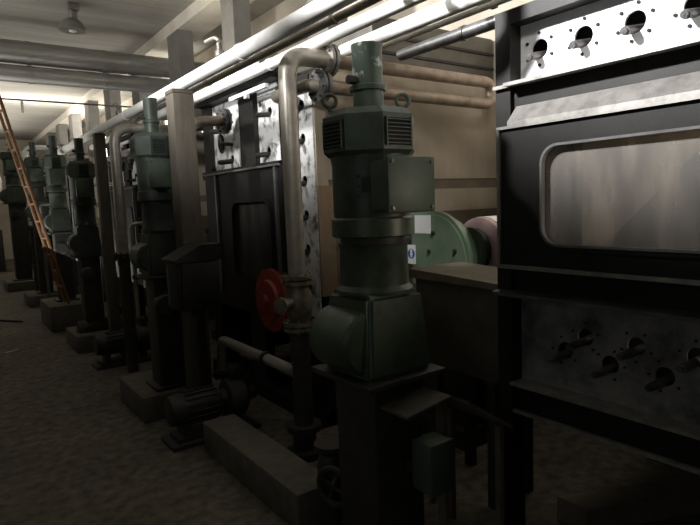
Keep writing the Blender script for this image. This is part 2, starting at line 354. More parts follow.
# ------------------------------------------------------------------ vertical drives
def drive(X, Y, dz, s, plinth_h, label, box_side='front', plinth=(.3, .45), top=True, detail=True):
    """heights given for the nearest drive; dz lifts the motor, s scales its width"""
    t = thing('vertical_drive', label, 'drive motor', (X, Y, plinth_h), 'vertical motor drives along the machine row')
    R = lambda r: r * s
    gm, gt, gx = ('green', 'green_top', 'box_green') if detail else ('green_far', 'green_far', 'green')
    Z = lambda z: z + dz
    # blower stack
    if top:
        part('blower_stack', lathe(B(), (X, Y, 0), (0, 0, 1), [(Z(1.95), R(.064)), (Z(2.215), R(.062)), (Z(2.225), R(.066)), (Z(2.235), R(.066)), (Z(2.236), R(.05))], 28), gt, t)
        part('stack_collar', lathe(B(), (X, Y, 0), (0, 0, 1), [(Z(2.05), R(.075)), (Z(2.068), R(.078)), (Z(2.075), R(.066))], 28), gt, t)
        part('bolt', cyl(B(), (X - .1 * s, Y, Z(2.09)), (X - .06 * s, Y, Z(2.09)), .018 * s, n=10), 'dark', t)
    # fan housing: octagon
    fh = part('fan_housing', lathe(B(), (X, Y, 0), (0, 0, 1), [(Z(1.782), R(.178)), (Z(1.80), R(.196)), (Z(1.94), R(.196)), (Z(1.968), R(.165)), (Z(1.972), R(.08))], 8, PI / 8), gm, t, smooth=15)
    ap = .196 * s * math.cos(PI / 8)
    for k in range(8 if detail else 8):
        a = k * PI / 4 + PI / 8 * 0
        d = Vector((math.cos(a), math.sin(a), 0)); q = Vector((-d.y, d.x, 0))
        rm = Matrix((( d.x, q.x, 0), (d.y, q.y, 0), (0, 0, 1)))
        c = Vector((X, Y, Z(1.868))) + d * ap
        if k % 2 or math.cos(a) * .6 + math.sin(a) * .8 > .3: continue   # the back of the housing is closed
        bm = B(); box(bm, c.x - .003, c.x + .003, c.y - .06 * s, c.y + .06 * s, c.z - .052, c.z + .052, rm)
        g = part('grille', bm, 'black', fh)
        bm = B()
        for j in range(7):
            zz = c.z - .045 + j * .015
            cc = c + d * .004
            box(bm, cc.x - .005, cc.x + .005, cc.y - .062 * s, cc.y + .062 * s, zz - .002, zz + .002, rm)
        for e in (-1, 1):
            cc = c + d * .004 + q * (.062 * s * e)
            box(bm, cc.x - .006, cc.x + .006, cc.y - .003, cc.y + .003, c.z - .054, c.z + .054, rm)
        part('louvre', bm, gm, fh)
    if detail:
        for ex, ey in ((.135, -.06), (-.145, .07)):
            p = (X + ex * s, Y + ey * s, Z(1.968))
            bm = B(); cyl(bm, p, (p[0], p[1], p[2] + .02), .01, n=10); torus(bm, (p[0], p[1], p[2] + .045), (.55, .83, 0), .026, .008)
            part('lifting_eye', bm, gm, t)
    # motor body with shallow cooling ribs
    bm = B(); lathe(bm, (X, Y, 0), (0, 0, 1), [(Z(1.53), R(.158)), (Z(1.56), R(.162)), (Z(1.75), R(.162)), (Z(1.785), R(.168))], 40)
    part('motor_body', bm, gm, t)
    if detail:
        bm = B()
        for (aa, zz) in ((-2.55, 1.70), (-2.55, 1.66), (-2.55, 1.62), (-2.2, 1.72), (-2.2, 1.58)):
            d = Vector((math.cos(aa), math.sin(aa), 0)); p = Vector((X, Y, Z(zz))) + d * .16 * s
            cyl(bm, p, p + d * .006, .006, n=8)
        part('screw_heads', bm, 'dark', t)
        d = Vector((math.cos(-2.35), math.sin(-2.35), 0)); q = Vector((-d.y, d.x, 0)); c = Vector((X, Y, Z(1.665))) + d * .1625 * s
        rm = Matrix(((d.x, q.x, 0), (d.y, q.y, 0), (0, 0, 1)))
        part('nameplate', box(B(), c.x - .002, c.x + .002, c.y - .022, c.y + .022, c.z - .03, c.z + .03, rm), 'dark', t)
    # terminal box
    bx0, bx1, by0, by1 = X - .125 * s, X + .10 * s, Y - .27 * s, Y - .15 * s
    tb = part('terminal_box', box(B(), bx0, bx1, by0 + .02 * s, by1, Z(1.56), Z(1.755), bev=.012), gx, t)
    part('box_lid', box(B(), bx0 - .008, bx1 + .008, by0, by0 + .022 * s, Z(1.552), Z(1.765), bev=.008), gx, tb)
    bm = B()
    for a_ in (bx0 + .012, bx1 - .012):
        for z_ in (Z(1.572), Z(1.745)): cyl(bm, (a_, by0 - .006, z_), (a_, by0 + .002, z_), .008, n=8)
    part('screw_heads', bm, gm, tb)
    # flange, gap, coupling
    part('mounting_flange', lathe(B(), (X, Y, 0), (0, 0, 1), [(Z(1.455), R(.165)), (Z(1.46), R(.172)), (Z(1.528), R(.172)), (Z(1.536), R(.165))], 32), gm, t)
    part('flange_gap', lathe(B(), (X, Y, 0), (0, 0, 1), [(Z(1.425), R(.138)), (Z(1.456), R(.138))], 32), 'dark', t)
    part('coupling_housing', lathe(B(), (X, Y, 0), (0, 0, 1), [(Z(1.225), R(.165)), (Z(1.235), R(.165)), (Z(1.255), R(.148)), (Z(1.41), R(.143)), (Z(1.427), R(.152))], 40), gm, t)
    # gearbox casting
    bm = B()
    for (za, zb, ha, hb) in ((.885, 1.225, .175, .145),):
        A = [bm.verts.new((X + sx * ha * s, Y + sy * ha * s, Z(za))) for sx, sy in ((-1, -1), (1, -1), (1, 1), (-1, 1))]
        C = [bm.verts.new((X + sx * hb * s, Y + sy * hb * s, Z(zb))) for sx, sy in ((-1, -1), (1, -1), (1, 1), (-1, 1))]
        for i in range(4):
            j = (i + 1) % 4; bm.faces.new((A[i], A[j], C[j], C[i]))
        bm.faces.new(A[::-1]); bm.faces.new(C)
    bmesh.ops.bevel(bm, geom=list(bm.edges), offset=.02 * s, segments=3, affect='EDGES')
    gb = part('gearbox', bm, gm, t)
    part('gear_bulge', lathe(B(), (X - .125 * s, Y - .13 * s, Z(1.03)), (0, 1, 0), [(0, .12 * s), (.015, .135 * s), (.26 * s, .135 * s), (.27 * s, .12 * s)], 32), gm, gb)
    bm = B(); box(bm, X - .21 * s, X + .21 * s, Y - .21 * s, Y + .21 * s, Z(.86), Z(.885), bev=.005)
    part('base_plate', bm, 'dark', t)
    # pedestal
    bm = B(); box(bm, X - .13 * s, X + .13 * s, Y - .14 * s, Y + .14 * s, plinth_h + .02, Z(.86), bev=.01)
    box(bm, X - .19 * s, X + .19 * s, Y - .19 * s, Y + .19 * s, plinth_h, plinth_h + .025, bev=.004)
    part('pedestal', bm, 'dark', t)
    if detail:
        part('bracket_shelf', prism(B(), [(X - .10, Z(.76)), (X + .14, Z(.79)), (X + .14, Z(.80)), (X - .10, Z(.77))], 1, Y - .30, Y - .14), 'concrete', t)
    else:
        part('coupling_guard', lathe(B(), (X - .05 * s, Y - .23 * s, Z(.66)), (0, 1, 0), [(0, .07), (.015, .085), (.09, .085)], 24), 'dark', t)
    return t
drive(1.475, 1.87, 0, 1., .02, 'large dark green vertical motor with louvred top, the nearest, in front of the beige board')
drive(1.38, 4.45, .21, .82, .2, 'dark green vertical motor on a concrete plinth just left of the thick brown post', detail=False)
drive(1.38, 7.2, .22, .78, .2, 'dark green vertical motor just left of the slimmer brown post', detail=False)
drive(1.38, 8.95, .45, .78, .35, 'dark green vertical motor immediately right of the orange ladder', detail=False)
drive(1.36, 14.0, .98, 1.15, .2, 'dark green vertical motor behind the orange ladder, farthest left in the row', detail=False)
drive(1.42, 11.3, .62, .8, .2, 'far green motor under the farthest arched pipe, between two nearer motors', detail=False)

def plinth(x0, x1, y0, y1, h, label, m='concrete'):
    return solo('concrete_plinth', box(B(), x0, x1, y0, y1, 0, h, bev=.015), m, label, 'plinth', 'concrete plinths under the drives')
plinth(1.1, 1.64, 4.24, 4.95, .2, 'concrete plinth under the motor left of the thick brown post')
plinth(1.12, 1.66, 6.9, 7.6, .2, 'concrete plinth under the motor by the slimmer brown post')
plinth(1.08, 1.7, 8.4, 9.4, .35, 'tall concrete plinth at the foot of the orange ladder')
plinth(1.1, 1.7, 11.0, 11.7, .2, 'far concrete plinth under the motor by the farthest arched pipe')
plinth(1.0, 1.7, 13.6, 14.5, .2, 'farthest concrete plinth, behind the orange ladder')
plinth(1.27, 1.5, 2.27, 3.5, .2, 'long narrow concrete kerb by the tall riser pipe')

# extra items on the nearest drive's stand
t = thing('control_box', 'small green switch box low on the nearest motor stand', 'switch box', (1.53, 1.55, .45))
part('enclosure', box(B(), 1.47, 1.6, 1.56, 1.66, .42, .63, bev=.01), 'box_green', t)
part('cover', box(B(), 1.465, 1.605, 1.54, 1.562, .415, .635, bev=.01), 'box_green', t)
part('mounting_arm', box(B(), 1.5, 1.56, 1.655, 1.74, .46, .5), 'dark', t)
part('cable_gland', cyl(B(), (1.53, 1.6, .36), (1.53, 1.6, .42), .015, n=12), 'dark', t)
bm = B(); prism(bm, [(1.70, .76), (1.98, .58), (1.98, .565), (1.70, .745)], 1, 1.55, 1.95); box(bm, 1.93, 1.955, 1.58, 1.61, 0, .575); box(bm, 1.93, 1.955, 1.88, 1.91, 0, .575); box(bm, 1.70, 1.72, 1.70, 1.75, 0, .748)
solo('sloping_guard', bm, 'lid', 'sloping sheet guard low beside the nearest motor stand', 'guard')
# handwheel
t = thing('handwheel_valve', 'dark valve with a round handwheel low beside the kerb', 'valve', (1.44, 2.05, 0))
bm = B(); torus(bm, (1.34, 2.05, .31), (1, .35, 0), .085, .013, 28, 10)
for k in range(4):
    a = k * PI / 2 + .4; cyl(bm, (1.34, 2.05, .31), (1.34 - .35 * .08 * math.cos(a), 2.05 + .08 * math.cos(a), .31 + .08 * math.sin(a)), .008, n=8)
part('handwheel', bm, 'dark', t)
part('valve_stem', cyl(B(), (1.34, 2.05, .31), (1.40, 2.12, .31), .014, n=12), 'rod', t)
part('valve_body', lathe(B(), (1.41, 2.17, 0), (0, 0, 1), [(0, .08), (.02, .08), (.025, .045), (.2, .045), (.25, .07), (.36, .07), (.41, .05), (.44, .08), (.46, .08)], 24), 'dark', t)
solo('loose_pipe', cyl(B(), (1.02, 2.43, .02), (1.26, 2.14, .02), .018, n=14), 'pipe', 'short loose pipe lying on the floor by the kerb', 'pipe')

# ------------------------------------------------------------------ riser with flanges and hairpin
def flange_pair(bm, c, axis, R, th=.022, gap=.012):
    ax = Vector(axis).normalized(); c = Vector(c)
    lathe(bm, c - ax * (th + gap / 2), ax, [(0, R), (th, R)], 28)
    lathe(bm, c + ax * gap / 2, ax, [(0, R), (th, R)], 28)
    u, w = frame_axes(ax)
    for i in range(8):
        a = 2 * PI * i / 8 + .2; p = c + (u * math.cos(a) + w * math.sin(a)) * R * .8
        cyl(bm, p - ax * (th + gap + .01), p + ax * (th + gap + .01), .009, n=6)
t = thing('riser_pipe', 'tall pale riser pipe with a flanged elbow left of the nearest motor', 'pipe', (1.8, 3.0, 0))
part('riser', tube(B(), [(1.757, 3.0, 1.16), (1.757, 3.0, 2.488), (2.03, 3.0, 2.488)], .055, .13, 28), 'pipe', t)
bm = B(); flange_pair(bm, (2.055, 3.0, 2.488), (1, 0, 0), .1); part('flange', bm, 'ledge', t)
v = part('valve_body', lathe(B(), (1.76, 3.0, 0), (0, 0, 1), [(.84, .045), (.86, .05), (.9, .075), (.96, .085), (1.04, .085), (1.09, .06), (1.12, .05)], 28), 'brass', t)
bm = B(); flange_pair(bm, (1.76, 3.0, 1.135), (0, 0, 1), .098); part('flange', bm, 'brass', t)
bm = B(); flange_pair(bm, (1.755, 3.0, .845), (0, 0, 1), .098); part('flange', bm, 'brass', t)
bm = B(); cyl(bm, (1.60, 2.93, 1.0), (1.74, 3.0, 1.0), .035, n=20); lathe(bm, (1.585, 2.92, 1.0), (1, .5, 0), [(0, .05), (.02, .05)], 20); part('valve_bonnet', bm, 'brass', v)
part('lower_pipe', cyl(B(), (1.755, 3.0, .2), (1.755, 3.0, .83), .062, n=28), 'dark', t)
bm = B(); lathe(bm, (1.755, 3.0, 0), (0, 0, 1), [(0, .12), (.04, .12), (.05, .075), (.16, .075), (.17, .11), (.21, .11)], 28); part('foot', bm, 'dark', t)
solo('red_flange_cover', lathe(B(), (1.985, 3.76, .885), (-1, 0, 0), [(0, .24), (.03, .24), (.035, .16), (.06, .15), (.065, .05), (.09, .045)], 40), 'red', 'red round flange cover behind the riser valve', 'flange')
# ring of bolts belongs to the red cover
rf = bpy.data.objects['red_flange_cover']
for i in range(12):
    a = 2 * PI * i / 12
    bm = B(); p = (1.957, 3.76 + .205 * math.cos(a), .885 + .205 * math.sin(a)); cyl(bm, p, (1.943, p[1], p[2]), .012, n=6)
    bb = link('bolt', bm, 'red', tuple(rf.location)); bb.parent = rf
t = thing('hairpin_pipe', 'rusty grey hairpin pipe running across in front of the beige board', 'pipe', (2.8, 3.0, 2.3))
part('cross_pipe', tube(B(), [(2.085, 3.0, 2.488), (3.6, 3.0, 2.488), (3.6, 3.0, 2.325), (2.02, 3.0, 2.325)], .043, .09, 24), 'pipe_warm', t)
bm = B(); flange_pair(bm, (1.99, 3.0, 2.325), (1, 0, 0), .1); part('flange', bm, 'pipe_dark', t)
part('elbow', tube(B(), [(1.97, 3.0, 2.325), (1.905, 3.02, 2.325), (1.905, 3.45, 2.325), (2.05, 3.45, 2.325)], .04, .07, 24), 'pipe', t)
# sloping bright pipe down to the first pump
t = thing('suction_pipe', 'pale horizontal pipe bending down to the nearest floor pump', 'pipe', (1.72, 3.7, .3))
part('pipe_run', tube(B(), [(1.705, 3.0, .56), (1.685, 3.35, .575), (1.685, 4.10, .575), (1.685, 4.10, .29)], .036, .09, 22), 'pipe', t)
bm = B(); lathe(bm, (1.685, 3.33, .575), (0, 1, 0), [(0, .048), (.03, .048)], 24); part('coupling_ring', bm, 'dark', t)
bm = B(); flange_pair(bm, (1.685, 4.10, .30), (0, 0, 1), .08, .015); part('flange', bm, 'dark', t)

def pump(x, y, s, label):
    t = thing('floor_pump', label, 'pump', (x, y, 0), 'electric pumps on the floor by the machine row')
    zc = .235
    b_ = part('pump_motor', lathe(B(), (x, y, zc), (1, 0, 0), [(0, .05 * s), (.01, .1 * s), (.09, .112 * s), (.095, .105 * s), (.34, .105 * s), (.36, .09 * s)], 32), 'dark', t)
    bm = B()
    for i in range(16):
        a = 2 * PI * i / 16; d = Vector((0, math.cos(a), math.sin(a))); c = Vector((x + .22, y, zc)) + d * .108 * s
        q = Vector((0, -d.z, d.y)); rm = Matrix(((1, 0, 0), (0, d.y, q.y), (0, d.z, q.z)))
        box(bm, c.x - .11, c.x + .11, c.y - .01, c.y + .01, c.z - .003, c.z + .003, rm)
    part('cooling_fins', bm, 'dark', b_)
    part('pump_casing', lathe(B(), (x + .36, y, zc), (1, 0, 0), [(0, .07), (.05, .07), (.06, .13 * s), (.09, .14 * s), (.17, .14 * s), (.2, .1), (.24, .05), (.28, .05)], 32), 'dark', t)
    bm = B(); flange_pair(bm, (x + .5, y, zc + .2), (0, 0, 1), .065, .013); cyl(bm, (x + .5, y, zc + .1), (x + .5, y, zc + .19), .035); part('outlet', bm, 'dark', t)
    bm = B(); box(bm, x + .03, x + .34, y - .09, y + .09, .03, .06); box(bm, x + .08, x + .13, y - .08, y + .08, .06, .15); box(bm, x + .26, x + .31, y - .08, y + .08, .06, .15); box(bm, x - .02, x + .62, y - .13, y + .13, 0, .03); box(bm, x + .42, x + .5, y - .08, y + .08, .03, .12)
    part('foot', bm, 'dark', t)
pump(1.12, 3.72, 1., 'dark floor pump with finned motor, the nearest, left of the long kerb')
pump(1.16, 6.15, 1.05, 'dark floor pump standing left of the second motor plinth')
pump(1.18, 7.15, .9, 'small dark floor pump beyond the second pump')

# dark switch cabinet by the thick post
t = thing('switch_cabinet', 'dark cabinet with a sloping hood in front of the thick brown post', 'cabinet', (1.45, 3.85, 0))
part('cabinet_body', box(B(), 1.22, 1.48, 3.55, 3.80, .93, 1.255, bev=.01), 'frame', t)
part('cabinet_door', box(B(), 1.20, 1.22, 3.56, 3.79, .94, 1.245, bev=.006), 'frame', t)
part('label_strip', box(B(), 1.196, 1.20, 3.74, 3.765, .97, 1.22), 'bluepaint', t, 'faded blue strip along the edge')
part('cabinet_hood', prism(B(), [(1.18, 1.255), (1.18, 1.27), (1.36, 1.36), (1.50, 1.36), (1.50, 1.255)], 1, 3.54, 3.81), 'frame', t)
part('cable_gland', cyl(B(), (1.35, 3.7, .87), (1.35, 3.7, .93), .025, n=14), 'frame', t)
part('mounting_arm', box(B(), 1.42, 1.48, 3.80, 3.86, 1.05, 1.1), 'frame', t)
part('stand', box(B(), 1.42, 1.48, 3.86, 3.92, 0, 1.2), 'frame', t)

# arched pipes at the further drives
def arch(x, y, z0, z1, x1, r, label, m='pipe'):
    t = thing('arched_pipe', label, 'pipe', (x, y, z0), 'pipes arching over to the machines')
    part('pipe_run', tube(B(), [(x, y, z0), (x, y, z1), (x1, y, z1)], r, .17, 22), m, t)
    bm = B(); flange_pair(bm, (x1 + .01, y, z1), (1, 0, 0), r * 1.9, .018); part('flange', bm, 'ledge', t)
    bm = B(); flange_pair(bm, (x, y, z0 + .06), (0, 0, 1), r * 1.9, .018); part('flange', bm, 'dark', t)
    if z0 > .5: part('lower_pipe', cyl(B(), (x, y, 0), (x, y, z0 + .04), r * 1.1, n=20), 'dark', t)
arch(1.42, 5.75, 1.1, 2.40, 2.03, .05, 'arched grey pipe between the thick and the slimmer brown posts')
arch(1.62, 9.75, 1.3, 2.5, 2.03, .04, 'small arched pipe above the motor right of the ladder')
arch(1.40, 12.2, 1.3, 2.85, 2.03, .05, 'farthest arched pipe just right of the orange ladder', 'pipe_white')
t = thing('feed_pipe', 'grey feed pipe from behind the thick brown post to the tall framed machine', 'pipe', (1.70, 4.52, 0))
part('pipe_run', tube(B(), [(1.69, 4.50, 0), (1.69, 4.50, 2.30), (1.98, 4.50, 2.315)], .042, .15, 22), 'pipe_warm', t)
bm = B(); flange_pair(bm, (2.0, 4.50, 2.315), (1, 0, 0), .105); part('flange', bm, 'pipe_dark', t)
part('outlet_pipe', cyl(B(), (2.02, 4.5, 2.315), (2.05, 4.5, 2.315), .05), 'dark', t)
bm = B(); torus(bm, (1.93, 4.42, 2.12), (1, -.8, 0), .07, .011, 24, 8); cyl(bm, (1.93, 4.42, 2.05), (1.93, 4.42, 2.19), .008, n=8)
part('handwheel', bm, 'dark', t)
part('valve_stem', cyl(B(), (1.93, 4.42, 2.12), (2.04, 4.45, 2.12), .016, n=12), 'dark', t)
# thin service pipes in the gaps between the far drives
for k, (x, y, z0, z1, x1, m, lb) in enumerate([
    (1.62, 6.15, 0, 1.46, 1.95, 'pipe', 'thin pale pipe bent at waist height left of the second brown motor plinth'),
    (1.60, 7.75, 0, 1.95, 2.0, 'pipe_white', 'thin white pipe behind the motor by the slimmer brown post'),
    (1.66, 9.5, 0, 2.2, 2.02, 'pipe_dark', 'thin dark pipe rising right of the ladder'),
    (1.30, 10.1, 0, 1.75, 1.5, 'pipe_dark', 'thin dark hooked pipe between the ladder and the next motor')]):
    t = thing('service_pipe', lb, 'pipe', (x, y, z0), 'thin service pipes between the drives')
    part('pipe_run', tube(B(), [(x, y, z0), (x, y, z1), (x1, y, z1)], .022, .06, 12), m, t)
    part('pipe_clamp', lathe(B(), (x, y, z1 * .6), (0, 0, 1), [(0, .032), (.04, .032)], 14), 'dark', t)
# valve manifolds on the tops of the far machines
for k, (y0, z, lb) in enumerate([(6.1, 2.28, 'valve manifold on the machine front seen over the slimmer brown post'), (9.95, 2.5, 'far valve manifold at the top of the machines right of the ladder')]):
    t = thing('valve_manifold', lb, 'manifold', (1.9, y0, z), 'valve manifolds at machine tops')
    part('header_pipe', cyl(B(), (1.86, y0, z), (1.86, y0 + 1.7, z), .04), 'pipe', t)
    for q in range(5):
        y = y0 + .12 + q * .34
        b_ = part('valve_body', lathe(B(), (1.86, y, z), (0, 0, -1), [(.03, .03), (.07, .03), (.075, .05), (.1, .05), (.16, .03), (.2, .03)], 16), 'pipe_dark', t)
        bm = B(); torus(bm, (1.76, y, z - .1), (1, 0, 0), .045, .009, 18, 8); cyl(bm, (1.76, y, z - .1), (1.85, y, z - .1), .012, n=8); cyl(bm, (1.76, y - .045, z - .1), (1.76, y + .045, z - .1), .006, n=6)
        part('handwheel', bm, 'ledge', b_)
    part('wall_arm', box(B(), 1.86, 2.06, y0 + .8, y0 + .84, z - .02, z + .02), 'dark', t)

# ------------------------------------------------------------------ machine A (nearest right)
def shaft(parent, x, y, z, L=.12, r=.022, tilt=(-.15, -.35), m='rod', name='shaft_end'):
    """stub shaft leaving the hole towards the aisle"""
    p0 = Vector((x + .05, y, z)); d = Vector((-1, tilt[0], tilt[1])).normalized()
    p1 = p0 + d * (L + .05)
    bm = B(); cyl(bm, p0, p1, r, n=20); cyl(bm, p1, p1 + d * .012, r * .8, n=20); cyl(bm, p1 + d * .010, p1 + d * .014, r * .35, n=10)
    return part(name, bm, m, parent)
def bolts_around(parent, x, y, z, R, n, a0, m='dark', r=.006):
    for i in range(n):
        a = a0 + 2 * PI * i / n
        p = (x, y + R * math.cos(a), z + R * math.sin(a))
        part('bolt', cyl(B(), p, (x - .006, p[1], p[2]), r, n=8), m, parent)

XA = 2.1
t = thing('drying_machine', 'black framed steel machine with a large round-cornered window, nearest at right', 'machine', (2.5, .4, 0), 'drying machines along the row')
Y0, Y1 = -.5, 1.70
bm = B()
box(bm, 2.07, 2.16, 1.62, 1.70, 0, 2.40)            # corner post
box(bm, 2.07, 2.16, Y0, 1.62, 2.34, 2.40)           # top rail
box(bm, 2.09, 2.16, Y0, 1.62, 1.972, 2.085)         # rail between panels
box(bm, 2.09, 2.16, Y0, 1.62, 1.17, 1.29)           # rail under the window
box(bm, 2.09, 2.16, Y0, 1.62, .60, .735)            # bottom rail
box(bm, 2.09, 2.16, Y0, Y0 + .08, 0, 2.34)
part('frame', bm, 'frame', t)
bm = B(); box(bm, 2.16, 3.9, 1.69, 1.70, .6, 2.40); box(bm, 2.16, 3.9, Y0, 1.69, 2.39, 2.40); box(bm, 2.16, 3.9, Y0, 1.69, .6, .62); box(bm, 3.89, 3.9, Y0, 1.69, .62, 2.39)
part('casing', bm, 'frame', t)
part('support_leg', box(B(), 2.20, 2.30, Y0, Y0 + .1, 0, .6), 'frame', t)
part('support_leg', box(B(), 3.3, 3.4, 1.5, 1.6, 0, .6), 'frame', t)
# upper hole panel
HY = [1.523, 1.319, 1.112, .904, .697, .49, .283]
hs = [circ(y, 2.222, .041) for y in HY]
pu = part('upper_panel', sheet_holes(B(), 2.145, 2.155, rect(Y0 + .08, 1.62, 2.085, 2.34), hs), 'steel', t)
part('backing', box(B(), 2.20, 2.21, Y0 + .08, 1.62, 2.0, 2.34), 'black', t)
for i, y in enumerate(HY):
    shaft(pu, 2.145, y, 2.206, .055, .0165, (.1, -.2))
    bolts_around(pu, 2.145, y, 2.222, .068, 6, .5 + .1 * i, 'black', .0068)
bm = B(); prism(bm, [(2.02, 2.07), (2.02, 2.085), (2.155, 2.095), (2.155, 2.08)], 1, Y0, 1.62); box(bm, 2.05, 2.072, 1.62, 1.70, 2.07, 2.085)
part('ledge', bm, 'ledge', t)
# bright sloped strip over the door
bm = B(); prism(bm, [(2.085, 1.988), (2.022, 1.918), (2.022, 1.90), (2.12, 1.90), (2.12, 1.99)], 1, Y0, 1.60)
part('upper_sill', bm, 'ledge', t)
# door with window
dm = B(); sheet_holes(dm, 2.03, 2.12, rect(Y0, 1.655, 1.285, 1.895), [rrect(-.35, 1.44, 1.375, 1.815, .085)])
door = part('door', dm, 'frame', t)
bm = B(); 
outer = rrect(-.355, 1.445, 1.37, 1.82, .09); inner = rrect(-.335, 1.425, 1.39, 1.80, .075)
sheet_holes(bm, 2.015, 2.05, outer, [inner]); part('window_gasket', bm, 'frame', door)
bm = B(); sheet_holes(bm, 2.008, 2.03, rrect(-.338, 1.428, 1.387, 1.803, .078), [rrect(-.328, 1.418, 1.397, 1.793, .07)]); part('window_rim', bm, 'pane_rim', door)
part('window_pane', prism(B(), rrect(-.336, 1.426, 1.389, 1.801, .075), 0, 2.045, 2.05), 'pane', door)
bm = B(); box(bm, 2.014, 2.024, Y0, 1.655, 1.888, 1.90); box(bm, 2.018, 2.032, 1.643, 1.657, 1.285, 1.89); box(bm, 2.012, 2.032, Y0, 1.655, 1.28, 1.296)
part('edge_strip', bm, 'ledge', door)
part('reflection_plate', prism(B(), [(1.42, 1.29), (.98, 1.74), (.60, 1.29)], 0, 2.36, 2.37), 'frame', t)  # added triangle standing in for the diagonal reflection in the window
part('inner_back', box(B(), 2.6, 2.61, Y0 + .1, 1.6, 1.2, 1.95), 'inner', t)
# lower ledge and panel
bm = B(); prism(bm, [(2.03, 1.15), (2.03, 1.165), (2.155, 1.185), (2.155, 1.17)], 1, Y0, 1.70)
part('ledge', bm, 'pipe_dark', t)
LH = [(1.393, .925), (1.299, 1.0), (1.189, .905), (1.085, 1.0), (.976, .905), (.868, 1.0), (.76, .905), (.65, 1.0)]
lp = part('lower_panel', sheet_holes(B(), 2.14, 2.15, rect(Y0 + .08, 1.62, .735, 1.17), [circ(y, z, .036) for y, z in LH]), 'low_steel', t)
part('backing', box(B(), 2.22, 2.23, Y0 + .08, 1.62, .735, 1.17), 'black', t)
for i, (y, z) in enumerate(LH):
    shaft(lp, 2.14, y, z - .014, .085, .0165, (.12, -.1))
    bolts_around(lp, 2.14, y, z, .06, 5, .3 * i, 'frame', .005)
bm = B(); box(bm, 2.05, 2.16, Y0, 1.62, .735, .748); box(bm, 2.07, 2.09, Y0, 1.62, .6, .615)
part('ledge', bm, 'ledge', t)
solo('concrete_beam', prism(B(), [(2.33, 1.56), (3.5, 1.04), (3.5, .90), (2.33, 1.40)], 2, 0, .12), 'lid', 'low pale concrete beam on the floor under the nearest machine', 'beam')

